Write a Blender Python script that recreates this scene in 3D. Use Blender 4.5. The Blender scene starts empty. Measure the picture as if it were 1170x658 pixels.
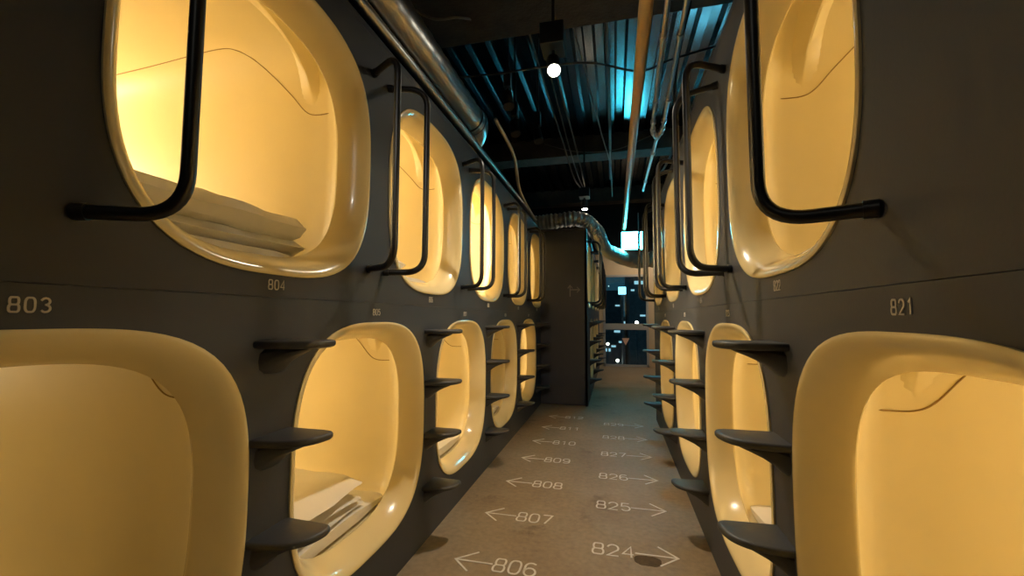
import bpy, bmesh, math, random
from mathutils import Vector, Matrix, noise
random.seed(8)
S = bpy.context.scene
COL = S.collection
PI = math.pi

# ------------------------------------------------------------------ helpers
def link(o, parent=None):
    COL.objects.link(o)
    if parent is not None:
        o.parent = parent
    return o

def mesh_obj(name, verts, faces, mat, parent=None, smooth=True, mats=None, fmat=None):
    me = bpy.data.meshes.new(name)
    me.from_pydata([tuple(v) for v in verts], [], faces)
    me.validate()
    bm = bmesh.new(); bm.from_mesh(me)
    bmesh.ops.recalc_face_normals(bm, faces=bm.faces)
    bm.to_mesh(me); bm.free()
    for m in (mats or [mat]):
        me.materials.append(m)
    for i, p in enumerate(me.polygons):
        p.use_smooth = smooth
        if fmat:
            p.material_index = fmat[i]
    o = bpy.data.objects.new(name, me)
    return link(o, parent)

class MB:
    """collects shapes for ONE mesh object"""
    def __init__(s): s.v = []; s.f = []
    def add(s, v, f):
        b = len(s.v); s.v += [Vector(p) for p in v]; s.f += [[i + b for i in q] for q in f]; return s
    def box(s, x0, x1, y0, y1, z0, z1):
        v = [(x, y, z) for x in (x0, x1) for y in (y0, y1) for z in (z0, z1)]
        return s.add(v, [(0, 1, 3, 2), (4, 6, 7, 5), (0, 4, 5, 1), (2, 3, 7, 6), (0, 2, 6, 4), (1, 5, 7, 3)])
    def tube(s, path, r, n=12, cap=True):
        path = [Vector(p) for p in path]
        rr = r if isinstance(r, (list, tuple)) else [r] * len(path)
        t0 = (path[1] - path[0]).normalized()
        a = Vector((0, 0, 1)) if abs(t0.z) < .9 else Vector((1, 0, 0))
        nrm = t0.cross(a).normalized()
        v = []; f = []
        for i, p in enumerate(path):
            if i == 0: t = t0
            elif i == len(path) - 1: t = (path[i] - path[i - 1]).normalized()
            else: t = ((path[i + 1] - path[i]).normalized() + (path[i] - path[i - 1]).normalized()).normalized()
            nrm = (nrm - t * nrm.dot(t)).normalized()
            b = t.cross(nrm)
            for k in range(n):
                q = 2 * PI * k / n
                v.append(p + (nrm * math.cos(q) + b * math.sin(q)) * rr[i])
        for i in range(len(path) - 1):
            for k in range(n):
                k2 = (k + 1) % n
                f.append((i * n + k, i * n + k2, (i + 1) * n + k2, (i + 1) * n + k))
        if cap:
            f.append(tuple(range(n))[::-1]); f.append(tuple((len(path) - 1) * n + k for k in range(n)))
        return s.add(v, f)
    def loft(s, rings, cap0=True, cap1=True):
        n = len(rings[0]); v = [p for r in rings for p in r]; f = []
        for i in range(len(rings) - 1):
            for k in range(n):
                k2 = (k + 1) % n
                f.append((i * n + k, i * n + k2, (i + 1) * n + k2, (i + 1) * n + k))
        if cap0: f.append(tuple(range(n))[::-1])
        if cap1: f.append(tuple((len(rings) - 1) * n + k for k in range(n)))
        return s.add(v, f)
    def build(s, name, mat, parent=None, smooth=True, bevel=0, seg=2):
        o = mesh_obj(name, s.v, s.f, mat, parent, smooth)
        if bevel:
            m = o.modifiers.new('bevel', 'BEVEL'); m.width = bevel; m.segments = seg; m.limit_method = 'ANGLE'; m.angle_limit = math.radians(40)
        if smooth:
            m = o.modifiers.new('sharp', 'EDGE_SPLIT'); m.split_angle = math.radians(45)
        return o

def fillet(pts, rad, n=8):
    """round the inner corners of a polyline"""
    pts = [Vector(p) for p in pts]; out = [pts[0]]
    for i in range(1, len(pts) - 1):
        a, b, c = pts[i - 1], pts[i], pts[i + 1]
        d1 = (a - b); d2 = (c - b)
        r = min(rad, d1.length * .49, d2.length * .49)
        p1 = b + d1.normalized() * r; p2 = b + d2.normalized() * r
        for k in range(n + 1):
            t = k / n
            out.append(p1 * (1 - t) ** 2 + b * 2 * t * (1 - t) + p2 * t * t)
    out.append(pts[-1]); return out

def curve_pts(pts, n=10):
    """catmull-rom through points"""
    P = [Vector(p) for p in pts]; P = [P[0] * 2 - P[1]] + P + [P[-1] * 2 - P[-2]]
    out = []
    for i in range(1, len(P) - 2):
        for k in range(n):
            t = k / n
            out.append(.5 * ((2 * P[i]) + (-P[i - 1] + P[i + 1]) * t + (2 * P[i - 1] - 5 * P[i] + 4 * P[i + 1] - P[i + 2]) * t * t + (-P[i - 1] + 3 * P[i] - 3 * P[i + 1] + P[i + 2]) * t ** 3))
    out.append(P[-2]); return out

def thing(name, label, cat, loc=(0, 0, 0), rz=0, group=None):
    o = bpy.data.objects.new(name, None); COL.objects.link(o)
    o.empty_display_size = .1
    o.location = loc; o.rotation_euler = (0, 0, rz)
    return tag(o, label, cat, group)

def tag(o, label, cat, group=None):
    o['label'] = label; o['category'] = cat
    if group: o['group'] = group
    return o

def structure(o):
    o['kind'] = 'structure'; return o

def dup(root, loc, rz, label, group=None):
    r = root.copy(); COL.objects.link(r); r.location = loc; r.rotation_euler = (0, 0, rz)
    r['label'] = label
    if group: r['group'] = group
    for ch in list(root.children):
        c = ch.copy(); COL.objects.link(c); c.parent = r
    return r

# ------------------------------------------------------------------ materials
def mat(name, color=(.5, .5, .5), rough=.5, metal=0, bump=0, bscale=30, var=0, vscale=4, spec=.5, coat=0, emit=None, estr=0, color2=None, stretch=(1, 1, 1)):
    m = bpy.data.materials.new(name); m.use_nodes = True
    nt = m.node_tree; N = nt.nodes; B = N['Principled BSDF']
    B.inputs['Base Color'].default_value = (*color, 1)
    B.inputs['Roughness'].default_value = rough
    B.inputs['Metallic'].default_value = metal
    B.inputs['Specular IOR Level'].default_value = spec
    B.inputs['Coat Weight'].default_value = coat
    B.inputs['Coat Roughness'].default_value = .08
    tc = N.new('ShaderNodeTexCoord'); mp = N.new('ShaderNodeMapping'); mp.inputs['Scale'].default_value = stretch
    nt.links.new(tc.outputs['Object'], mp.inputs['Vector'])
    if var:
        n = N.new('ShaderNodeTexNoise'); n.inputs['Scale'].default_value = vscale; n.inputs['Detail'].default_value = 5
        nt.links.new(mp.outputs['Vector'], n.inputs['Vector'])
        r = N.new('ShaderNodeValToRGB')
        c2 = color2 or tuple(c * (1 - var) for c in color)
        r.color_ramp.elements[0].position = .35; r.color_ramp.elements[0].color = (*c2, 1)
        r.color_ramp.elements[1].position = .65; r.color_ramp.elements[1].color = (*color, 1)
        nt.links.new(n.outputs['Fac'], r.inputs['Fac']); nt.links.new(r.outputs['Color'], B.inputs['Base Color'])
    if bump:
        n = N.new('ShaderNodeTexNoise'); n.inputs['Scale'].default_value = bscale; n.inputs['Detail'].default_value = 4
        nt.links.new(mp.outputs['Vector'], n.inputs['Vector'])
        b = N.new('ShaderNodeBump'); b.inputs['Strength'].default_value = bump; b.inputs['Distance'].default_value = .01
        nt.links.new(n.outputs['Fac'], b.inputs['Height']); nt.links.new(b.outputs['Normal'], B.inputs['Normal'])
    if emit:
        B.inputs['Emission Color'].default_value = (*emit, 1); B.inputs['Emission Strength'].default_value = estr
    return m

M_WALL = mat('charcoal_panel', (.037, .042, .058), .6, bump=.04, bscale=120, var=.12, vscale=2.5)
M_RAIL = mat('black_metal', (.012, .012, .013), .38, spec=.5)
M_STEP = mat('dark_grey_cast_metal', (.045, .046, .050), .5, bump=.05, bscale=200)
M_FRP = mat('yellow_moulded_plastic', (.84, .70, .39), .22, spec=.5, coat=.35, bump=.012, bscale=9, var=.05, vscale=2)
M_FRPIN = mat('yellow_plastic_inside', (.87, .75, .465), .42, spec=.4, bump=.015, bscale=7, var=.07, vscale=2.2)
M_SEAM = mat('dark_seam', (.33, .21, .06), .6)
M_SHEET = mat('white_bed_sheet', (.78, .74, .66), .9, bump=.12, bscale=60)
M_DUVET = mat('white_cotton_duvet', (.80, .76, .68), .9, bump=.15, bscale=25)
M_PAINT = mat('white_floor_paint', (.82, .77, .70), .7, var=.15, vscale=22)
M_SIGN = mat('pale_grey_lettering', (.50, .46, .42), .5)
M_DUCT = mat('galvanised_duct', (.40, .38, .35), .32, metal=1, bump=.05, bscale=14)
M_DECK = mat('galvanised_deck', (.26, .26, .27), .23, metal=1, bump=.06, bscale=5, var=.35, vscale=3, stretch=(3, .4, 1))
M_FOIL = mat('foil_insulation', (.66, .60, .50), .42, metal=.55, bump=.9, bscale=28)
M_TAN = mat('tan_painted_pipe', (.52, .35, .15), .35)
M_COND = mat('shiny_conduit', (.8, .8, .8), .34, metal=1, bump=.12, bscale=60)
M_CABLE = mat('black_cable', (.015, .015, .016), .6)
M_GCABLE = mat('grey_cable', (.12, .11, .10), .6)
M_BEAM = mat('sprayed_beam', (.055, .044, .036), .95, bump=.8, bscale=40, var=.3, vscale=8)
M_DARK = mat('dark_painted_wall', (.012, .013, .015), .9)
M_BEIGE = mat('beige_plaster', (.62, .46, .29), .7, bump=.03, bscale=80)
M_FRAME = mat('aluminium_frame', (.45, .44, .42), .4, metal=.3)
M_BLACK = mat('black_fixture', (.008, .008, .009), .5)
M_LENS = mat('lit_lens', (.9, .9, .85), .3, emit=(1, .95, .80), estr=60)
M_CYAN = mat('lit_cyan_sign', (.6, .9, .9), .4, emit=(.05, .60, .80), estr=75)
M_TUBE = mat('added_cyan_tube', (.6, .9, .9), .4, emit=(.12, .62, .84), estr=55)
M_TRI = mat('salmon_sticker', (.75, .50, .38), .6)
M_ASPH = mat('dark_asphalt', (.03, .03, .032), .8)
M_BLDG = mat('dark_concrete_building', (.10, .13, .15), .8, var=.3)
M_LITWIN = mat('lit_office_window', (.8, .8, .8), .5, emit=(.55, .9, 1), estr=.9)
M_REFL = mat('sign_reflection_glow', (.7, .9, .9), .4, emit=(.35, .85, .95), estr=3)
M_STREET = mat('street_lamp_glow', (.8, .8, .8), .5, emit=(1, .85, .65), estr=25)

def floor_material():
    m = bpy.data.materials.new('worn_brown_concrete'); m.use_nodes = True
    nt = m.node_tree; N = nt.nodes; L = nt.links; B = N['Principled BSDF']
    tc = N.new('ShaderNodeTexCoord')
    n1 = N.new('ShaderNodeTexNoise'); n1.inputs['Scale'].default_value = 1.6; n1.inputs['Detail'].default_value = 6; n1.inputs['Roughness'].default_value = .65
    n2 = N.new('ShaderNodeTexNoise'); n2.inputs['Scale'].default_value = 34; n2.inputs['Detail'].default_value = 5
    n3 = N.new('ShaderNodeTexNoise'); n3.inputs['Scale'].default_value = 3.1; n3.inputs['Detail'].default_value = 7; n3.inputs['Roughness'].default_value = .7
    for n in (n1, n2, n3): L.new(tc.outputs['Object'], n.inputs['Vector'])
    r1 = N.new('ShaderNodeValToRGB')
    r1.color_ramp.elements[0].position = .34; r1.color_ramp.elements[0].color = (.260, .180, .100, 1)
    r1.color_ramp.elements[1].position = .66; r1.color_ramp.elements[1].color = (.340, .260, .170, 1)
    L.new(n1.outputs['Fac'], r1.inputs['Fac'])
    r3 = N.new('ShaderNodeValToRGB')     # dark worn stains
    r3.color_ramp.elements[0].position = .30; r3.color_ramp.elements[0].color = (.55, .50, .45, 1)
    r3.color_ramp.elements[1].position = .42; r3.color_ramp.elements[1].color = (1, 1, 1, 1)
    L.new(n3.outputs['Fac'], r3.inputs['Fac'])
    r2 = N.new('ShaderNodeValToRGB')
    r2.color_ramp.elements[0].position = .3; r2.color_ramp.elements[0].color = (.82, .82, .82, 1)
    r2.color_ramp.elements[1].position = .7; r2.color_ramp.elements[1].color = (1.08, 1.08, 1.08, 1)
    L.new(n2.outputs['Fac'], r2.inputs['Fac'])
    a = N.new('ShaderNodeMixRGB'); a.blend_type = 'MULTIPLY'; a.inputs['Fac'].default_value = 1
    b = N.new('ShaderNodeMixRGB'); b.blend_type = 'MULTIPLY'; b.inputs['Fac'].default_value = 1
    L.new(r1.outputs['Color'], a.inputs['Color1']); L.new(r3.outputs['Color'], a.inputs['Color2'])
    L.new(a.outputs['Color'], b.inputs['Color1']); L.new(r2.outputs['Color'], b.inputs['Color2'])
    L.new(b.outputs['Color'], B.inputs['Base Color'])
    rr = N.new('ShaderNodeMapRange'); rr.inputs['To Min'].default_value = .46; rr.inputs['To Max'].default_value = .66
    L.new(n1.outputs['Fac'], rr.inputs['Value']); L.new(rr.outputs['Result'], B.inputs['Roughness'])
    bp = N.new('ShaderNodeBump'); bp.inputs['Strength'].default_value = .12; bp.inputs['Distance'].default_value = .01
    L.new(n2.outputs['Fac'], bp.inputs['Height']); L.new(bp.outputs['Normal'], B.inputs['Normal'])
    return m
M_FLOOR = floor_material()

def glass_material():
    m = bpy.data.materials.new('window_glass'); m.use_nodes = True
    B = m.node_tree.nodes['Principled BSDF']
    B.inputs['Base Color'].default_value = (.55, .72, .78, 1)
    B.inputs['Transmission Weight'].default_value = 1; B.inputs['Roughness'].default_value = 0; B.inputs['IOR'].default_value = 1.5
    return m
M_GLASS = glass_material()

LAMPS = {}
def lamp_mat(power):
    if power not in LAMPS:
        LAMPS[power] = mat('warm_lamp_glow', (.9, .85, .7), .4, emit=(1, .88, .62), estr=power * 1.5)
    return LAMPS[power]

# ------------------------------------------------------------------ dimensions (metres; floor z = 0, the eye at the origin, corridor along +y)
P = 1.071
XL, XR, XF = -.957, .45, -.34
OA, OB, ON = .455, .461, 3.0           # half width, half height, squareness of an opening
ZU, ZLO = 1.735, .662                  # centre heights of upper and lower openings
TOP, SPLIT = 2.305, 1.205

def sup(theta, a, b, n=ON):
    c, s = math.cos(theta), math.sin(theta)
    r = ((abs(c) / a) ** n + (abs(s) / b) ** n) ** (-1 / n)
    return r * c, r * s

# ------------------------------------------------------------------ facades with openings
def facade(name, x, into, y0, y1, upper, lower, th=.03):
    m = MB()
    for (z0, z1, zc, cs) in ((SPLIT + .0006, TOP, ZU, upper), (0, SPLIT - .0006, ZLO, lower)):
        cuts = []
        for c in sorted(cs):
            cuts.append((max(y0, c - P / 2), min(y1, c + P / 2), c))
        y = y0; rects = []
        for a, b, c in cuts:
            if a > y + 1e-4: rects.append((y, a))
            y = b
        if y < y1 - 1e-4: rects.append((y, y1))
        for a, b in rects:
            m.add([(x, a, z0), (x, b, z0), (x, b, z1), (x, a, z1)], [(0, 1, 2, 3)])
        for a, b, c in cuts:
            th_ = [2 * PI * k / 96 for k in range(96)] + [math.atan2(zz - zc, yy - c) % (2 * PI) for yy in (a, b) for zz in (z0, z1)]
            th_ = sorted(set(th_))
            inn = []; out = []; bak = []
            for t in th_:
                p = sup(t, OA - .006, OB - .006)
                inn.append((x, c + p[0], zc + p[1])); bak.append((x + into * th, c + p[0], zc + p[1]))
                C, Sn = math.cos(t), math.sin(t)
                k = []
                if C > 1e-9: k.append((b - c) / C)
                if C < -1e-9: k.append((a - c) / C)
                if Sn > 1e-9: k.append((z1 - zc) / Sn)
                if Sn < -1e-9: k.append((z0 - zc) / Sn)
                q = min(k); out.append((x, c + q * C, zc + q * Sn))
            m.loft([out, inn, bak], False, False)
        # thickness along the panel's edges
        for za in (z0, z1):
            m.add([(x, y0, za), (x, y1, za), (x + into * th, y1, za), (x + into * th, y0, za)], [(0, 1, 2, 3)])
        for ya in (y0, y1):
            m.add([(x, ya, z0), (x, ya, z1), (x + into * th, ya, z1), (x + into * th, ya, z0)], [(0, 1, 2, 3)])
    m.add([(x + into * th, y0, SPLIT - .01), (x + into * th, y1, SPLIT - .01), (x + into * th, y1, SPLIT + .01), (x + into * th, y0, SPLIT + .01)], [(0, 1, 2, 3)])
    o = mesh_obj(name, m.v, m.f, M_WALL, None, smooth=False)
    return structure(o)

UL = [1.033 + k * P for k in range(5)]
LL = [.501 + k * P for k in range(5)]
UR = [1.332 + k * P for k in range(4)]
LR = [.805 + k * P for k in range(4)]
YB = 5.60                                # where the far block begins
UF = [6.135 + k * P for k in range(4)]
LF = [6.66 + k * P for k in range(3)]
facade('wall_left', XL, -1, -1.6, 6.0, UL, LL)
facade('wall_right', XR, 1, -1.6, 5.06, UR, LR)
facade('wall_far_left', XF, -1, YB, 10.2, UF, LF)

# end panel of the far block (faces the viewer) and end of the right row
o = MB().box(XL + .004, XF - .002, YB, YB + .04, 0.012, 2.30).build('wall_block_end', M_WALL, smooth=False); structure(o)
o = MB().box(XR, XR + 2.2, 5.06, 5.10, 0, TOP).build('wall_right_end', M_WALL, smooth=False); structure(o)
# tops of the rows
o = MB().box(XL - 2.2, XL - .0, -1.6, 5.6, TOP + .001, TOP + .03).build('trim_left_top', M_WALL, smooth=False); structure(o)
o = MB().box(XR, XR + 2.2, -1.6, 5.1, TOP + .001, TOP + .03).build('trim_right_top', M_WALL, smooth=False); structure(o)
o = MB().box(XF - 2.2, XF, YB, 10.2, TOP + .001, TOP + .03).build('trim_far_top', M_WALL, smooth=False); structure(o)

# ------------------------------------------------------------------ room shell
o = MB().box(-3.4, 3.0, -1.8, 10.4, -.05, 0).build('floor', M_FLOOR, smooth=False); structure(o)
def deck():
    m = MB(); prof = []; x = -3.4
    while x < 3.0:
        prof += [(x, 3.88), (x + .08, 3.88), (x + .105, 3.95), (x + .185, 3.95)]; x += .21
    v = []; f = []
    for (px, pz) in prof:
        v += [(px, -1.8, pz), (px, 10.4, pz)]
    for i in range(len(prof) - 1):
        f.append((2 * i, 2 * i + 1, 2 * i + 3, 2 * i + 2))
    m.add(v, f)
    return structure(m.build('ceiling', M_DECK, smooth=False))
deck()
structure(MB().box(-3.4, 3.0, -1.8, 10.4, 3.98, 4.04).build('ceiling_slab', M_DARK, smooth=False))
structure(MB().box(-3.44, -3.36, -1.8, 10.4, 0, 4.0).build('wall_outer_left', M_DARK, smooth=False))
structure(MB().box(2.96, 3.04, -1.8, 10.4, 0, 4.0).build('wall_outer_right', M_DARK, smooth=False))
structure(MB().box(-3.4, 3.0, -1.84, -1.76, 0, 4.0).build('wall_back', M_DARK, smooth=False))
for (a, b, z) in ((2.5, 3.08, 3.34), (6.3, 6.62, 3.60), (9.0, 9.3, 3.6)):
    structure(MB().box(-3.36, 2.96, a, b, z, 3.9).build('ceiling_beam', M_BEAM, smooth=False))

# window wall at the end of the corridor
YW = 10.28
WX0, WX1, WZ1 = -.25, .78, 2.15
m = MB()
m.box(-3.4, WX0, YW, YW + .12, 0, 3.95); m.box(WX1, 3.0, YW, YW + .12, 0, 3.95); m.box(WX0, WX1, YW, YW + .12, WZ1, 3.95)
structure(MB().box(-3.3, 2.95, YW - .06, YW - .005, 2.66, 3.9).build('wall_far_bulkhead', M_DARK, smooth=False))
structure(m.build('wall_far', M_BEIGE, smooth=False))
w1 = bpy.data.objects.new('window_1', None); COL.objects.link(w1); structure(w1)
m = MB()
m.box(WX0, WX0 + .05, YW - .02, YW + .06, 0, WZ1); m.box(WX1 - .05, WX1, YW - .02, YW + .06, 0, WZ1)
m.box(WX0, WX1, YW - .02, YW + .06, WZ1 - .05, WZ1); m.box(WX0, WX1, YW - .02, YW + .06, 0, .05)
structure(m.build('window_frame', M_FRAME, w1, smooth=False))
structure(MB().box(WX0 + .05, WX1 - .05, YW - .03, YW + .05, .86, 1.0).build('window_rail', M_FRAME, w1, smooth=False))
structure(MB().box(WX0 + .05, WX1 - .05, YW + .012, YW + .022, 1.0, WZ1 - .05).build('window_pane', M_GLASS, w1, smooth=False))
structure(MB().box(WX0 + .05, WX1 - .05, YW + .012, YW + .022, .05, .86).build('window_pane', M_GLASS, w1, smooth=False))
t = MB(); t.loft([[(.175, YW + .006, .66), (.345, YW + .006, .66), (.26, YW + .006, .49)], [(.175, YW + .011, .66), (.345, YW + .011, .66), (.26, YW + .011, .49)]])
tag(t.build('triangle_sticker', M_TRI, smooth=False), 'small salmon downward triangle on the lower pane of the far window', 'sticker')

# ------------------------------------------------------------------ capsule pieces in local space: +x into the pod, y along the corridor, z from opening centre
def ring(d, a, b, n=ON, cz=0, N=96):
    return [(d, *(lambda p: (p[0], p[1] + cz))(sup(2 * PI * k / N, a, b, n))) for k in range(N)]

def rim_mesh():
    prof = [(.0, .004), (-.005, .004), (-.007, .0), (-.007, -.006), (-.002, -.016), (.010, -.028), (.028, -.040), (.05, -.050), (.075, -.059), (.094, -.064),
            (.101, -.0655), (.105, -.063), (.107, -.055), (.108, -.02), (.08, -.012), (.0, -.008)]
    m = MB(); m.loft([ring(d, OA + o_, OB + o_) for d, o_ in prof], False, False)
    return m
SH_W, SH_ZLO, SH_ZHI = .448, -.436, .565     # inside of the pod, relative to the opening's centre
SH_H = (SH_ZHI - SH_ZLO) / 2; SH_C = (SH_ZHI + SH_ZLO) / 2
def shell_mesh():
    m = MB(); R = []
    R.append(ring(.106, OA - .058, OB - .058))
    R.append(ring(.116, OA - .042, OB - .038, 3.2))
    R.append(ring(.135, .432, .452, 3.8, .02))
    R.append(ring(.165, SH_W - .006, SH_H - .008, 4.8, SH_C))
    for d in (.2, .3, .5, .8, 1.1, 1.4, 1.7, 1.85):
        R.append(ring(d, SH_W, SH_H, 5.2, SH_C))
    for k in range(1, 9):
        q = k / 8 * PI / 2
        c = math.cos(q) ** .5 if k < 8 else .02
        R.append(ring(1.85 + .2 * math.sin(q) ** .8, SH_W * max(.02, c), SH_H * max(.02, c), 5.2, SH_C))
    m.loft(R, False, True)
    return m
def shell_half(z):      # half width of the inside at height z (relative)
    v = abs((z - SH_C) / SH_H)
    return SH_W * max(0, 1 - min(1, v) ** 5.2) ** (1 / 5.2)
def arch_mesh():
    """moulded ridge that arches over the opening inside, dying out on both side walls"""
    za = .285; m = MB(); rings = []
    n = 40
    for k in range(n + 1):
        q = PI * k / n
        ry, rz = (SH_W - .001) * math.cos(q), za + (SH_ZHI - .012 - za) * math.sin(q)
        # matching point on the shell
        t = math.atan2((rz - SH_C) / SH_H, ry / SH_W)
        c, s = math.cos(t), math.sin(t)
        r = (abs(c) ** 5.2 + abs(s) ** 5.2) ** (-1 / 5.2)
        sy, sz = r * c * SH_W, r * s * SH_H + SH_C
        if k in (0, n): sy, sz = ry * 1.002, rz
        ex, ez = sy * 1.006, sz + .003
        w = .05
        rings.append([(.225, ex, ez), (.262, ry, rz), (.270, ry, rz), (.33, ex, ez)])
    v = [p for r_ in rings for p in r_]; f = []
    for i in range(n):
        for j in range(3):
            f.append((i * 4 + j, i * 4 + j + 1, (i + 1) * 4 + j + 1, (i + 1) * 4 + j))
    m.add(v, f); return m
def seam_mesh():
    m = MB()
    prof = [(.165, .262), (.19, .260), (.26, .261), (.305, .283), (.36, .345), (.40, .388), (.47, .460), (.53, .512), (.585, .535), (.65, .540), (.8, .538), (1.1, .530), (1.5, .522), (1.8, .515)]
    for s in (-1, 1):
        pts = [(d, s * (shell_half(z) - .0005), z) for d, z in curve2(prof)]
        m.tube(pts, .0022, 6)
    return m
def curve2(prof):
    P3 = curve_pts([(d, z, 0) for d, z in prof], 6)
    return [(p.x, p.y) for p in P3]
def lamp_mesh():
    m = MB(); R = []
    for k in range(7):
        q = k / 6 * PI / 2
        R.append([(1.93 - .05 * math.sin(q), .085 * max(.03, math.cos(q)) * math.cos(2 * PI * j / 16), .26 + .085 * max(.03, math.cos(q)) * math.sin(2 * PI * j / 16)) for j in range(16)])
    m.loft([[(2.03, p[1], p[2]) for p in R[0]]] + R, True, True); return m

MESH = {}
def part(name, builder, material, parent):
    if name not in MESH:
        o = builder().build(name, material, parent)
        MESH[name] = (o.data, material)
        return o
    o = bpy.data.objects.new(name, MESH[name][0]); link(o, parent)
    md = o.modifiers.new('sharp', 'EDGE_SPLIT'); md.split_angle = math.radians(45)
    return o

# ------------------------------------------------------------------ stroke lettering
def arc(cx, cy, rx, ry, a0, a1, n=7):
    return [(cx + rx * math.cos(math.radians(a0 + (a1 - a0) * k / n)), cy + ry * math.sin(math.radians(a0 + (a1 - a0) * k / n))) for k in range(n + 1)]
def rrect(x0, y0, x1, y1, r):
    p = arc(x1 - r, y1 - r, r, r, 90, 0, 4) + arc(x1 - r, y0 + r, r, r, 0, -90, 4) + arc(x0 + r, y0 + r, r, r, -90, -180, 4) + arc(x0 + r, y1 - r, r, r, 180, 90, 4)
    return p + [p[0]]
GL = {   # strokes in a 1 x 1 cell
    '0': [rrect(0, 0, 1, 1, .34)],
    '1': [[(.22, .78), (.58, 1), (.58, 0)]],
    '2': [[(0, .74)] + arc(.5, .7, .5, .30, 170, -10, 8) + [(.92, .52), (0, 0), (1, 0)]],
    '3': [[(0, .82)] + arc(.5, .76, .44, .24, 150, -90, 8) + [(.4, .52)], [(.4, .52)] + arc(.5, .26, .5, .26, 90, -150, 9)],
    '4': [[(.78, 0), (.78, 1), (0, .28), (1, .28)]],
    '5': [[(.92, 1), (.12, 1), (.06, .56)] + arc(.5, .32, .5, .32, 110, -150, 9)],
    '6': [[(.9, .92)] + arc(.5, .7, .5, .30, 60, 180, 6) + arc(.5, .3, .5, .30, 180, 360, 8) + arc(.5, .3, .5, .30, 0, 180, 8)],
    '7': [[(0, 1), (1, 1), (.38, 0)]],
    '8': [rrect(.06, .50, .94, 1, .20), rrect(0, 0, 1, .50, .22)],
    '9': [[(.1, .08)] + arc(.5, .30, .5, .30, 240, 360, 6) + arc(.5, .7, .5, .30, 0, 180, 8) + arc(.5, .7, .5, .30, 180, 360, 8)],
}
def stroke(m, pts, w, to3, h, _n=[0]):
    """flat ribbon with a little thickness along 2D points"""
    _n[0] += 1; h = h * (1 + .12 * (_n[0] % 4))
    n = len(pts); Lp = []; Rp = []
    for i, p in enumerate(pts):
        a = pts[max(0, i - 1)]; b = pts[min(n - 1, i + 1)]
        if pts[0] == pts[-1] and i in (0, n - 1): a, b = pts[-2], pts[1]
        d = Vector((b[0] - a[0], b[1] - a[1])); d = d.normalized() if d.length else Vector((1, 0))
        k = 1.0
        if 0 < i < n - 1:
            d1 = Vector((p[0] - a[0], p[1] - a[1])); d2 = Vector((b[0] - p[0], b[1] - p[1]))
            if d1.length and d2.length:
                c = max(-1, min(1, d1.normalized().dot(d2.normalized()))); k = min(1.6, 1 / max(.35, math.sqrt((1 + c) / 2)))
                dd = d1.normalized() + d2.normalized(); d = dd.normalized() if dd.length > 1e-4 else d
        nx, ny = -d.y * w / 2 * k, d.x * w / 2 * k
        Lp.append((p[0] + nx, p[1] + ny)); Rp.append((p[0] - nx, p[1] - ny))
    rings = [[to3(l[0], l[1], 0), to3(r[0], r[1], 0), to3(r[0], r[1], h), to3(l[0], l[1], h)] for l, r in zip(Lp, Rp)]
    m.loft(rings)
def write(m, text, x0, y0, dw, dh, gap, w, to3, h):
    for i, ch in enumerate(text):
        ox = x0 + i * (dw + gap)
        for s in GL[ch]:
            stroke(m, [(ox + px * dw, y0 + py * dh) for px, py in s], w, to3, h)

# ------------------------------------------------------------------ bedding
def fold_mesh(depth, length, height, seed, layers=2):
    """folded duvet, local: x = depth, y = length, z up; soft layers lying on each other"""
    m = MB(); N = 36; nl = 40; rnd = random.Random(seed)
    hs = [.8 + .5 * rnd.random() for _ in range(layers)]; hs[-1] = 1.35 if layers < 3 else 2.4
    tot = sum(hs); z0 = 0
    for L_ in range(layers):
        hl = height * hs[L_] / tot
        inset = rnd.uniform(.0, .03) if L_ < layers - 1 else 0
        ys = rnd.uniform(-.012, .012)
        rings = []
        for i in range(nl + 1):
            a = PI * i / nl
            t = .5 - .5 * math.copysign(abs(math.cos(a)) ** .75, math.cos(a))     # rings crowd towards the rounded ends
            y = (t - .5) * length * (1 - inset) + ys
            e = min(t, 1 - t) * length; er = hl * .5
            sq = math.sqrt(max(.03, 1 - (1 - min(1, e / er)) ** 2)) if e < er else 1
            rg = []
            for k in range(N):
                px, pz = sup(2 * PI * k / N, depth / 2 * (1 - inset) - (1 - sq) * er, hl / 2 * sq * 1.12, 2.7)
                v = Vector((px + inset * depth * .5, y, z0 + hl / 2 + pz))
                w = noise.noise(Vector((v.x * 4 + seed, v.y * 5, L_ * 3.1))) * .014 + noise.noise(Vector((v.x * 13 + seed, v.y * 11, L_ * 5.3))) * .006
                if pz > 0 or L_: v.z += w * (.5 if L_ == 0 else 1)
                v.x += noise.noise(Vector((v.y * 7 + seed, L_ * 7.7, v.z * 22))) * .014
                v.y += noise.noise(Vector((v.x * 7 + seed, L_ * 4.4, v.z * 22))) * .012
                v.z = max(v.z, .0005)
                rg.append(v)
            rings.append(rg)
        m.loft(rings)
        z0 += hl * .96
    return m
def mattress_mesh():
    m = MB(); rings = []
    for d, s in ((.150, .9), (.155, .97), (.165, 1), (.3, 1), (.6, 1), (1.0, 1), (1.5, 1), (1.78, 1), (1.80, .97), (1.805, .9)):
        rg = []
        for k in range(40):
            py, pz = sup(2 * PI * k / 40, .425 * (1 if s == 1 else s ** .3), .026 * s, 4)
            rg.append((d, py, -.390 + pz))
        rings.append(rg)
    m.loft(rings); return m

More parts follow.
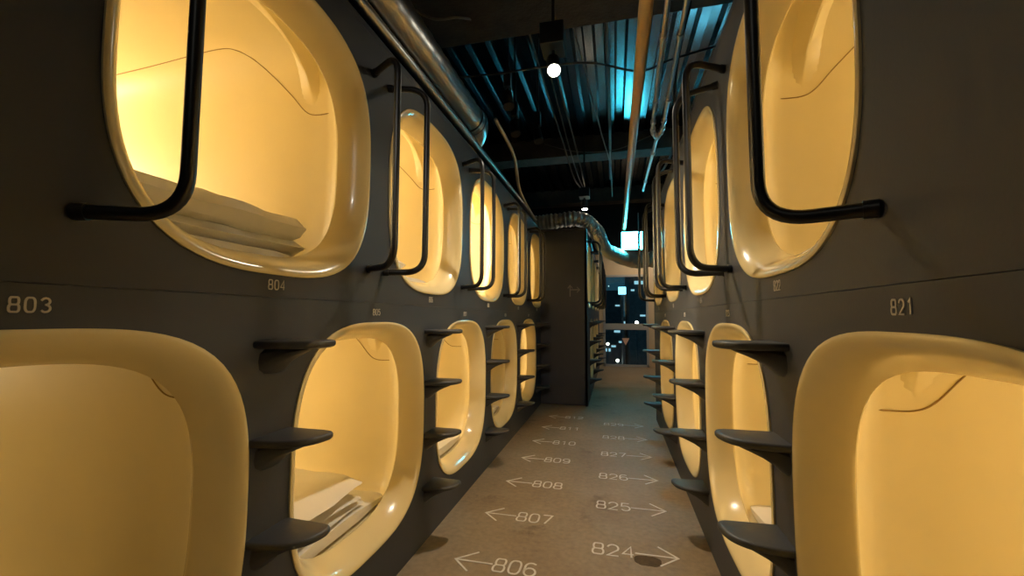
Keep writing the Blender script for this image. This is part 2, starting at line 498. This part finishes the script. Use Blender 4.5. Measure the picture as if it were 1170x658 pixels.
# ------------------------------------------------------------------ capsules
def capsule(x, yc, zc, rz, number, label, power, group, up, matt_label, short=False):
    t = thing('sleeping_capsule', label, 'sleeping capsule', (x, yc, zc), rz, group)
    part('rim', rim_mesh, M_FRP, t)
    sh = part('shell', shell_mesh, M_FRPIN, t)
    part('arch_moulding', arch_mesh, M_FRPIN, t)
    part('panel_seam', seam_mesh, M_SEAM, t)
    l = part('lamp', lamp_mesh, lamp_mat(1), t)
    if power is not None:
        l.data = l.data.copy(); l.data.materials.clear(); l.data.materials.append(lamp_mat(power))
    if number:
        m = MB(); dw, dh, gap = (.0125, .024, .0075) if not up else (.0145, .027, .008)
        if up and number != '804' : dw, gap = .012, .006
        W = 3 * dw + 2 * gap
        zz = (1.241 if up else 1.168) - zc
        write(m, number, -W / 2, zz - dh / 2, dw, dh, gap, .0034, lambda a, b, h: (-h, -a if True else a, b), .0012)
        m.build('number', M_SIGN, t, smooth=False)
    mt = mesh_or_copy('mattress', mattress_mesh, M_SHEET)
    if short:      # the end capsule is a short one, so that it clears its neighbour round the corner
        for q in (sh, l, mt):
            q.data = q.data.copy()
            for v in q.data.vertices:
                if v.co.x > .2: v.co.x = .2 + (v.co.x - .2) * .2
    mt.location = (x, yc, zc); mt.rotation_euler = (0, 0, rz)
    tag(mt, matt_label, 'mattress', 'mattresses in the capsules')
    return t
def mesh_or_copy(name, builder, material):
    if name not in MESH:
        o = builder().build(name, material); MESH[name] = (o.data, material); return o
    o = bpy.data.objects.new(name, MESH[name][0]); link(o)
    md = o.modifiers.new('sharp', 'EDGE_SPLIT'); md.split_angle = math.radians(45)
    return o

ORD = ['nearest', 'second', 'third', 'fourth', 'fifth']
PW = {'803': 7, '804': 43, '805': 34, '806': 75, '807': 36, '808': 560, '809': 7, '810': 52, '811': 55, '812': 45,
      '821': 38, '822': 30, '823': 34, '824': 42, '825': 36, '826': 42, '827': 42, '828': 42}
for k, y in enumerate(UL):
    n = str(804 + 2 * k)
    capsule(XL, y, ZU, PI, n, '%s yellow sleeping capsule in the upper row of the left wall' % ORD[k], PW[n], 'upper capsules on the left', True,
            'white mattress inside the %s upper capsule of the left wall' % ORD[k])
for k, y in enumerate(LL):
    n = str(803 + 2 * k)
    capsule(XL, y, ZLO, PI, n, '%s yellow sleeping capsule in the lower row of the left wall' % ORD[k], PW[n], 'lower capsules on the left', False,
            'white mattress inside the %s lower capsule of the left wall' % ORD[k])
for k, y in enumerate(UR):
    n = str(822 + 2 * k)
    capsule(XR, y, ZU, 0, n, '%s yellow sleeping capsule in the upper row of the right wall' % ORD[k], PW[n], 'upper capsules on the right', True,
            'white mattress inside the %s upper capsule of the right wall' % ORD[k])
for k, y in enumerate(LR):
    n = str(821 + 2 * k)
    capsule(XR, y, ZLO, 0, n, '%s yellow sleeping capsule in the lower row of the right wall' % ORD[k], PW[n], 'lower capsules on the right', False,
            'white mattress inside the %s lower capsule of the right wall' % ORD[k])
for k, y in enumerate(UF):
    capsule(XF, y, ZU, PI, None, '%s pale sleeping capsule in the upper row of the far block by the window' % ORD[k], 40, 'upper capsules of the far block', True,
            'mattress in the %s upper capsule of the far block' % ORD[k], k == 0)
for k, y in enumerate(LF):
    capsule(XF, y, ZLO, PI, None, '%s pale sleeping capsule in the lower row of the far block by the window' % ORD[k], 40, 'lower capsules of the far block', False,
            'mattress in the %s lower capsule of the far block' % ORD[k])

# duvets, lying on the mattresses (top of mattress = centre - .364)
def duvet(x, y, z, depth, length, height, seed, label, rz=0, layers=2):
    o = fold_mesh(depth, length, height, seed, layers).build('folded_duvet', M_DUVET)
    o.location = (x, y, z); o.rotation_euler = (0, 0, rz)
    tag(o, label, 'duvet', 'folded duvets in the capsules')
zu, zl = ZU - .364, ZLO - .364
duvet(XL - .40, 1.02, zu, .42, .72, .165, 3, 'thick folded duvet behind the rim of the nearest upper capsule on the left', -.05)
duvet(XL - .43, 1.47, zl, .54, .60, .135, 11, 'white folded duvet in the lower left capsule between the two nearest step columns', 0, 3)
duvet(XL - .42, 2.00, zu, .44, .50, .12, 21, 'crumpled white duvet in the second upper capsule on the left, behind a black bar', .06)
duvet(XL - .34, 3.56, zl, .36, .46, .12, 31, 'crumpled white duvet in the dim fourth lower capsule on the left', .2)
duvet(XR + .40, 1.20, zu, .42, .50, .12, 41, 'pale folded duvet corner showing in the nearest upper capsule on the right', .05)
duvet(XR + .45, 1.80, zl, .44, .62, .10, 51, 'pale folded duvet low in the second lower capsule on the right, behind the steps', 0)

# ------------------------------------------------------------------ grab bars
def bar(x, into, y, dy, label, group):
    px = x - into * .165
    path = fillet([(x, y, 1.34), (px, y + dy, 1.34), (px, y + dy, 2.155), (x, y, 2.155)], .085, 10)
    t = thing('grab_bar', label, 'grab bar', (x, y, 1.34), 0, group)
    inv = Vector((x, y, 1.34))
    MB().tube([p - inv for p in path], .0135, 14).build('rail', M_RAIL, t)
    d = Vector((-into * .165, dy, 0)).normalized()
    for z in (0, .815):
        MB().tube([Vector((0, 0, z)), Vector((0, 0, z)) + d * .022], .0165, 14).build('socket', M_RAIL, t)
for side, x, into, ys, nm in (('left', XL, -1, UL, 'left'), ('right', XR, 1, UR, 'right'), ('far', XF, -1, UF, 'far')):
    for k, y in enumerate(ys):
        where = 'the %s upper capsule, %s wall' % (ORD[k], nm) if side != 'far' else 'the %s upper capsule, far block' % ORD[k]
        near = .05 if (side == 'left' and k) else .075
        bar(x, into, y - .482, near, 'black bent bar at the near edge of ' + where, 'grab bars beside the upper capsules')
        if not (side == 'left' and k == 4):
            bar(x, into, y + .472, -.095, 'black bent bar at the far edge of ' + where, 'grab bars beside the upper capsules')

# ------------------------------------------------------------------ ladder steps
def tread_mesh(flip=False):
    """tongue-shaped tread, local: +x out of the wall"""
    ctl = [(.02, -.077), (.055, -.073), (.092, -.064), (.122, -.048), (.147, -.022), (.161, .014), (.164, .045), (.153, .065), (.125, .073), (.07, .075), (.02, .077)]
    out = [(0, -.078)] + [(p.x, p.y) for p in curve_pts([(a, b, 0) for a, b in ctl], 4)] + [(0, .078)]
    if flip: out = [(a, -b) for a, b in out][::-1]
    rings = []
    for z, ins in ((-.010, .012), (-.007, .004), (-.002, .0), (.006, .0), (.010, .003), (.012, .010)):
        rg = []
        for (px, py) in out:
            cx = .05
            L_ = math.hypot(px - cx, py) or 1
            k = (L_ - ins) / L_
            rg.append((cx + (px - cx) * k if px > 0 else px, py * k if px > 0 else py * (1 - ins / .09), z))
        rings.append(rg)
    m = MB(); m.loft(rings); return m
def bracket_mesh():
    """rounded gusset under the tread"""
    m = MB(); rings = []
    for x, w, h in ((0, .058, .075), (.012, .052, .066), (.03, .045, .050), (.055, .037, .034), (.085, .028, .020), (.11, .018, .010), (.122, .008, .004)):
        rg = []
        for k in range(16):
            py, pz = sup(2 * PI * k / 16, w, h / 2, 3)
            rg.append((x, py, -.009 - h / 2 + pz))
        rings.append(rg)
    m.loft(rings); return m
RUNG = ['lowest', 'second from the bottom', 'third from the bottom', 'topmost']
def ladder(x, y, rz, where, hs=(.275, .54, .805, 1.07)):
    for i, z in enumerate(hs):
        t = thing('ladder_step', '%s dark step, %s' % (RUNG[i], where), 'step', (x, y, z), rz, 'steps climbing to the upper capsules')
        if rz:
            if 'flip' not in MESH: MESH['flip'] = MESH.pop('tread'); MESH.pop('tread', None)
            part('tread', lambda: tread_mesh(True), M_STEP, t)
        else:
            part('tread', tread_mesh, M_STEP, t)
        part('bracket', bracket_mesh, M_STEP, t)
for k in range(5):
    ladder(XL, 1.037 + k * P, 0, 'in the %s step column of the left wall' % ORD[k])
for k in range(4):
    ladder(XF, 6.125 + k * P, 0, 'in the %s step column of the far block' % ORD[k])
for k in range(4):
    ladder(XR, 1.340 + k * P, PI, 'in the %s step column of the right wall' % ORD[k])

# ------------------------------------------------------------------ floor markings
def marking(number, y, left, label):
    m = MB(); h = .0015; dw, dh, gap, w = .052, .100, .020, .0095
    to3 = lambda a, b, z: (a, b, .0004 + z)
    if left:
        write(m, number, -.556, y - .045, dw, dh, gap, w, to3, h)
        stroke(m, [(-.565, y + .005), (-.748, y + .005)], w, to3, h)
        stroke(m, [(-.655, y + .085), (-.748, y + .005), (-.662, y - .075)], w, to3, h)
    else:
        write(m, number, -.118, y - .048, dw, dh, gap, w, to3, h)
        stroke(m, [(.085, y), (.284, y)], w, to3, h)
        stroke(m, [(.198, y + .085), (.284, y), (.195, y - .085)], w, to3, h)
    tag(m.build('floor_marking', M_PAINT, smooth=False), label, 'floor marking', 'numbers and arrows painted on the floor')
for k, y in enumerate((1.965, 2.455, 2.95, 3.46, 3.945, 4.46, 4.95)):
    n = str(806 + k)
    marking(n, y, True, 'white floor arrow pointing left with the number %s' % n)
for k, y in enumerate((2.225, 2.73, 3.215, 3.725, 4.236, 4.74)):
    n = str(824 + k)
    marking(n, y, False, 'white floor arrow pointing right with the number %s' % n)
st = MB(); pts = []
for k in range(40):
    a = 2 * PI * k / 40; px, py = sup(a, .062, .042, 3)
    q = 1 + .16 * noise.noise(Vector((math.cos(a) * 2, math.sin(a) * 2, 4)))
    pts.append((.140 + px * q, 2.172 + py * q))
st.loft([[(x, y, .0002) for x, y in pts], [(x, y, .0010) for x, y in pts]])
tag(st.build('floor_patch', mat('dark_worn_patch', (.10, .066, .034), .85, var=.4, vscale=30), smooth=False), 'small dark brown patch on the floor under the arrow beside 824', 'floor patch')
# sign on the block end
m = MB(); to3 = lambda a, b, z: (a, YB - z, b)
stroke(m, [(-.56, 1.57), (-.56, 1.42)], .014, to3, .002); stroke(m, [(-.59, 1.53), (-.56, 1.57), (-.53, 1.53)], .012, to3, .002)
stroke(m, [(-.56, 1.51), (-.44, 1.51)], .014, to3, .002); stroke(m, [(-.47, 1.545), (-.435, 1.51), (-.47, 1.475)], .012, to3, .002)
tag(m.build('arrow_sign', mat('faded_grey_print', (.16, .16, .16), .6), smooth=False), 'faint grey branching arrow printed on the dark panel of the block end', 'sign')

# ------------------------------------------------------------------ ducts and pipes overhead
def spiral_duct():
    t = thing('spiral_duct', 'long round galvanised duct running above the left row of capsules', 'duct', (0, 0, 0))
    path = []; r = []
    y = .2; k = 0
    while y < 2.85:
        path.append((-1.02, y, 2.61)); r.append(.103 if k % 4 else .106); y += .03; k += 1
    MB().tube(path, r, 28).build('straight_run', M_DUCT, t)
    MB().tube([(-1.02, 2.85, 2.61), (-1.02, 2.91, 2.61)], .112, 28).build('collar', M_DUCT, t)
    el = [Vector((-1.02 - .10 * (1 - math.cos(q)), 2.91 + .15 * math.sin(q), 2.61 - .10 * (1 - math.cos(q)))) for q in [PI / 2 * i / 10 for i in range(11)]]
    el = el + [el[-1] + Vector((-.06, 0, -.06)), el[-1] + Vector((-.5, 0, -.06)), el[-1] + Vector((-1.2, 0, -.06))]
    MB().tube(el, .118, 28).build('elbow', M_DUCT, t)
spiral_duct()
def flexible_duct():
    pts = curve_pts([(-2.4, 5.98, 2.52), (-1.3, 5.98, 2.50), (-.85, 5.96, 2.52), (-.45, 6.0, 2.54), (-.24, 6.35, 2.42), (-.16, 6.9, 2.30), (-.02, 7.6, 2.28), (.40, 8.45, 2.26), (1.1, 8.65, 2.30), (2.4, 8.7, 2.30)], 22)
    r = [(.105 + .010 * math.sin(i * 1.9) + .010 * noise.noise(p * 6)) * (1 + .45 * max(0, min(1, (p.x + .1) / .5))) for i, p in enumerate(pts)]
    o = MB().tube(pts, r, 26).build('flexible_duct', M_FOIL)
    tag(o, 'crinkled foil flexible duct lying over the dark block end and under the exit sign', 'duct')
flexible_duct()
tag(MB().tube([(.182, .5, 2.80), (.187, 2.2, 2.80), (.205, 8.3, 2.80)], .038, 18).build('ceiling_pipe', M_TAN), 'long straight tan pipe along the middle of the ceiling', 'pipe')
def conduit(pts, r, label):
    t = thing('conduit', label, 'conduit', (0, 0, 0))
    pp = fillet(pts, .06, 5)
    MB().tube(pp, r, 12).build('tube', M_COND, t)
    P3 = [Vector(p) for p in pts]
    for i in range(len(P3) - 1):
        a, b = P3[i], P3[i + 1]; d = (b - a).normalized()
        for s in (.22, .78):
            c = a + (b - a) * s
            MB().tube([c - d * .02, c + d * .02], r * 1.45, 12).build('coupling', M_COND, t)
conduit([(.285, .6, 2.78), (.292, 2.2, 2.78), (.338, 3.55, 2.78), (.352, 3.80, 2.78), (.392, 3.92, 2.78)], .016, 'left one of the two shiny conduits beside the tan pipe')
conduit([(.37, .6, 2.78), (.388, 2.2, 2.78), (.425, 3.55, 2.78), (.432, 3.80, 2.78), (.400, 3.95, 2.78), (.392, 5.65, 2.80)], .016, 'right one of the two shiny conduits, the one that runs on deeper')
for i, (x, y0, y1, z, r, lab) in enumerate(((-.03, 3.1, 7.6, 3.62, .020, 'thin grey rod along the deck beside the cyan streaks'), (-1.02, .3, 5.5, 2.46, .030, 'dark narrow pipe below the round duct along the left row'),
                                             (.62, .5, 5.2, 2.72, .022, 'thin dark pipe above the right row of capsules'), (.80, .5, 5.2, 2.75, .035, 'thicker dark pipe above the right row of capsules'))):
    tag(MB().tube([(x, y0, z), (x + .01, (y0 + y1) / 2, z - .005), (x, y1, z)], r, 12).build('ceiling_pipe', M_DUCT if i != 0 else M_GCABLE), lab, 'pipe')
# cables
def cable(pts, r, label, mt=None):
    tag(MB().tube(curve_pts(pts, 12), r, 8).build('ceiling_cable', mt or M_GCABLE), label, 'cable', 'cables hanging under the ceiling')
cable([(-.72, 3.2, 3.75), (-.68, 4.2, 3.60), (-.60, 5.2, 3.36), (-.52, 5.8, 3.10), (-.44, 6.2, 3.04)], .010, 'leftmost grey cable of the bundle that runs to the far spotlight')
cable([(-.62, 3.2, 3.75), (-.60, 4.2, 3.62), (-.53, 5.2, 3.32), (-.47, 5.8, 3.14), (-.41, 6.2, 3.04)], .008, 'middle grey cable of the bundle that runs to the far spotlight')
cable([(-.56, 3.2, 3.78), (-.52, 4.2, 3.55), (-.46, 5.2, 3.38), (-.40, 5.8, 3.12), (-.39, 6.2, 3.04)], .010, 'rightmost grey cable of the bundle that runs to the far spotlight')
cable([(-.36, 3.1, 3.7), (-.26, 3.8, 3.55), (-.12, 5.2, 3.42), (-.02, 6.2, 3.35), (0, 7.6, 3.30)], .008, 'single grey cable running right of the lit spotlight toward the window')
cable([(-1.6, 3.0, 3.05), (-.9, 2.98, 3.0), (-.2, 2.96, 2.98), (.19, 2.95, 2.86), (.45, 2.95, 2.92), (1.2, 2.95, 3.05)], .008, 'thin black cable sagging across the ceiling under the corrugated deck', M_CABLE)
cable([(-1.0, 6.27, 3.80), (-.50, 6.22, 3.62), (.05, 6.22, 3.60), (.55, 6.27, 3.78)], .006, 'thin grey cable looping across the face of the second beam')
cable([(-1.6, 2.45, 3.5), (-1.25, 2.6, 3.25), (-1.05, 2.7, 3.28), (-.96, 3.0, 3.45)], .009, 'grey cable curling under the nearest beam above the round duct')
cable([(.47, 2.4, 3.05), (.44, 3.0, 2.86), (.50, 3.5, 2.74), (.55, 4.2, 2.70), (.52, 5.2, 2.8)], .012, 'black cable drooping next to the shiny conduits on the right', M_CABLE)
cable([(-1.0, 3.5, 2.9), (-.95, 4.0, 2.75), (-1.0, 4.5, 2.55), (-.98, 5.2, 2.42), (-1.0, 5.5, 2.45)], .018, 'pale foil hose dropping onto the left row near the dark block', M_FOIL)

# ------------------------------------------------------------------ spotlights
def spotlight(loc, aim, label, lit=True):
    t = thing('spotlight', label, 'spotlight', loc, 0, 'spotlights under the ceiling')
    top = 3.9 - loc[2]
    b = .075 if lit else .03
    MB().box(-b, b, -b * 1.2, b * 1.2, .11, .25).build('driver_box', M_BLACK, t, smooth=False, bevel=.006)
    MB().tube([(0, 0, .25), (0, 0, top)], .012, 10).build('stem', M_BLACK, t)
    a = Vector(aim).normalized()
    c = Vector((0, 0, .02))
    MB().tube([c - a * .06, c + a * .075, c + a * .08], [.040, .046, .046], 20).build('barrel', M_BLACK, t)
    MB().tube([c, (0, 0, .11)], .011, 8).build('yoke', M_BLACK, t)
    MB().tube([c + a * .0805, c + a * .083], .038, 20).build('lens', M_LENS if lit else M_BLACK, t)
    return c + a * .09 + Vector(loc)
def spot_light(pos, aim, power, size, color=(1, .86, .66), blend=.6, rad=.03):
    d = bpy.data.lights.new('spot_beam', 'SPOT'); d.energy = power; d.spot_size = size; d.spot_blend = blend; d.color = color; d.shadow_soft_size = rad
    o = bpy.data.objects.new('spot_beam', d); COL.objects.link(o); o.location = pos
    o.rotation_euler = Vector(aim).to_track_quat('-Z', 'Y').to_euler()
SPW = 120
a1 = (.12, -.55, -.85)
p = spotlight((-.355, 2.58, 2.74), a1, 'lit black spotlight hanging under the ceiling nearest the viewer'); spot_light(p, (.06, -.1, -1), SPW, 1.9, blend=.9)
a2 = (0.05, -.05, -1)
p = spotlight((-.40, 6.22, 2.80), a2, 'lit black spotlight above the foil duct at the block end'); spot_light(p, a2, SPW, 1.9, blend=.9)
p = spotlight((.95, 9.2, 3.0), (-.2, .25, -1), 'added lit spotlight, out of view in the side bay before the far window'); spot_light(p, (-.25, .3, -1), SPW * .6, 2.4)  # hidden lamp added to light the beige end wall
p = spotlight((-.28, -.9, 2.72), (0, 1, -.55), 'added lit spotlight, unseen behind the viewpoint, aimed along the corridor'); spot_light(p, (0, 1, -.42), 90, .62, color=(1, .96, .90), blend=1)  # lamp added behind the camera to brighten the dark block end
for i, (x, y, z, lab) in enumerate(((-.80, 3.15, 2.86, 'unlit black spotlight nearest the end of the round duct'), (-.86, 3.65, 2.86, 'unlit black spotlight second beyond the end of the round duct'),
                                    (-.70, 3.95, 2.90, 'unlit small black spotlight beneath the corrugated deck before the second beam'))):
    spotlight((x, y, z), (.2, -.3, -1), lab, False)

# ------------------------------------------------------------------ exit sign
t = thing('exit_sign', 'bright cyan lit sign hanging before the far window', 'exit sign', (.34, 8.0, 2.38))
MB().box(-.195, .195, -.02, .05, 0, .35).build('housing', M_FRAME, t, smooth=False, bevel=.006)
MB().box(-.18, .18, -.026, -.018, .015, .335).build('face', M_CYAN, t, smooth=False)
for x in (-.12, .12):
    MB().tube([(x, .02, .35), (x, .02, .70)], .008, 8).build('hanger', M_FRAME, t)

t = thing('added_cyan_lamp', 'added cyan tube lamp, out of view behind the end of the right row', 'lamp', (1.15, 5.45, 2.90))  # unseen lamp added to throw cyan streaks on the deck and conduits
MB().box(-.30, .30, -.05, .05, .03, .09).build('housing', M_FRAME, t, smooth=False, bevel=.006)
MB().tube([(-.28, 0, 0), (.28, 0, 0)], .022, 14).build('tube', M_TUBE, t)
for x in (-.27, .27):
    MB().box(x - .015, x + .015, -.02, .02, -.02, .035).build('socket', M_FRAME, t, smooth=False)
    MB().tube([(x * .7, 0, .09), (x * .7, 0, 1.0)], .006, 8).build('hanger', M_FRAME, t)

# ------------------------------------------------------------------ night city beyond the window
structure(MB().box(-30, 30, 10.6, 70, -14.1, -14).build('ground', M_ASPH, smooth=False))
def building(x0, x1, y0, y1, z1, wins, label):
    b = thing('office_building', label, 'building', ((x0 + x1) / 2, y0, -14), 0, 'dark buildings across the street')
    ox = Vector(b.location)
    MB().box(x0 - ox.x, x1 - ox.x, 0, y1 - y0, 0, z1 + 14).build('block', M_BLDG, b, smooth=False)
    for (wx, wz, ww, wh) in wins:
        MB().box(wx - ox.x, wx + ww - ox.x, -.05, .02, wz + 14, wz + wh + 14).build('lit_window', M_LITWIN, b, smooth=False)
building(-6, 0.6, 30, 40, 3.0, [(-.7, -1.2, .45, .2), (.0, .1, .4, .15), (-.5, .35, .3, .15), (.3, -.6, .3, .12), (-.2, -.9, .3, .12), (.1, 1.9, .3, .1)], 'dark office building left beyond the far window')
building(.9, 5, 26, 36, 7.0, [(1.2, 3.1, .5, .2), (1.9, 3.0, .35, .15), (1.0, 2.7, .2, .1), (1.5, 1.2, .3, .1)], 'taller dark building right beyond the far window')
building(-3, 3, 48, 58, 1.2, [(.85, .4, .6, .3), (-.8, -.5, .5, .3), (1.0, -1.5, .5, .25)], 'low far building between the two nearer ones')
t = thing('sign_reflection', 'glowing cyan square beyond the window, standing in for the reflected exit sign', 'sign', (.42, 22, -14))  # glowing square in place of the exit sign mirrored in the window glass
MB().tube([(0, .1, 0), (0, .1, 16.5)], .06, 10).build('pole', M_BLDG, t)
MB().box(-.19, .19, -.06, .04, 16.3, 16.68).build('face', M_REFL, t, smooth=False, bevel=.02)
for i, (x, y, z) in enumerate(((1.05, 21, .82), (-.35, 24, -.4), (.15, 22, -1.1))):
    l = thing('street_lamp', ['street lamp glowing warm at the right beyond the window', 'street lamp glowing at the left below the window rail', 'small street lamp glowing low beyond the window'][i], 'street lamp', (x, y, -14), 0)
    MB().tube([(0, 0, 0), (0, 0, z + 14)], [.08, .04], 10).build('pole', M_BLDG, l)
    MB().loft([[(.08 * math.sin(q) * math.cos(2 * PI * j / 12), .08 * math.sin(q) * math.sin(2 * PI * j / 12), z + 14 + .08 - .08 * math.cos(q)) for j in range(12)] for q in [PI * (k + .08) / 8.16 for k in range(9)]]).build('globe', M_STREET, l)

# ------------------------------------------------------------------ world and camera
W = bpy.data.worlds.new('night'); S.world = W; W.use_nodes = True
bg = W.node_tree.nodes['Background']; bg.inputs['Color'].default_value = (.03, .10, .14, 1); bg.inputs['Strength'].default_value = .6

f_px, yaw, pitch, roll = 481.95, .2368, .0684, .0029
def cam_axis(X, Y, d):
    c, s = math.cos(roll), math.sin(roll); xr = c * X - s * Y; up = s * X + c * Y
    c, s = math.cos(pitch), math.sin(pitch); yr = c * d - s * up; z = s * d + c * up
    c, s = math.cos(yaw), math.sin(yaw)
    return Vector((c * xr - s * yr, s * xr + c * yr, z))
r_, u_, b_ = cam_axis(1, 0, 0), cam_axis(0, 1, 0), -cam_axis(0, 0, 1)
cam = bpy.data.cameras.new('camera'); co = bpy.data.objects.new('camera', cam); COL.objects.link(co)
co.matrix_world = Matrix(((r_.x, u_.x, b_.x, 0), (r_.y, u_.y, b_.y, 0), (r_.z, u_.z, b_.z, 1.15), (0, 0, 0, 1)))
cam.sensor_width = 36; cam.lens = f_px / 1170 * 36; cam.clip_start = .02; cam.clip_end = 200
S.camera = co
S.view_settings.view_transform = 'Standard'; S.view_settings.look = 'None'; S.view_settings.gamma = 1; S.view_settings.use_curve_mapping = False
S.view_settings.exposure = 0
S.cycles.max_bounces = 10; S.cycles.diffuse_bounces = 6; S.cycles.sample_clamp_indirect = 6
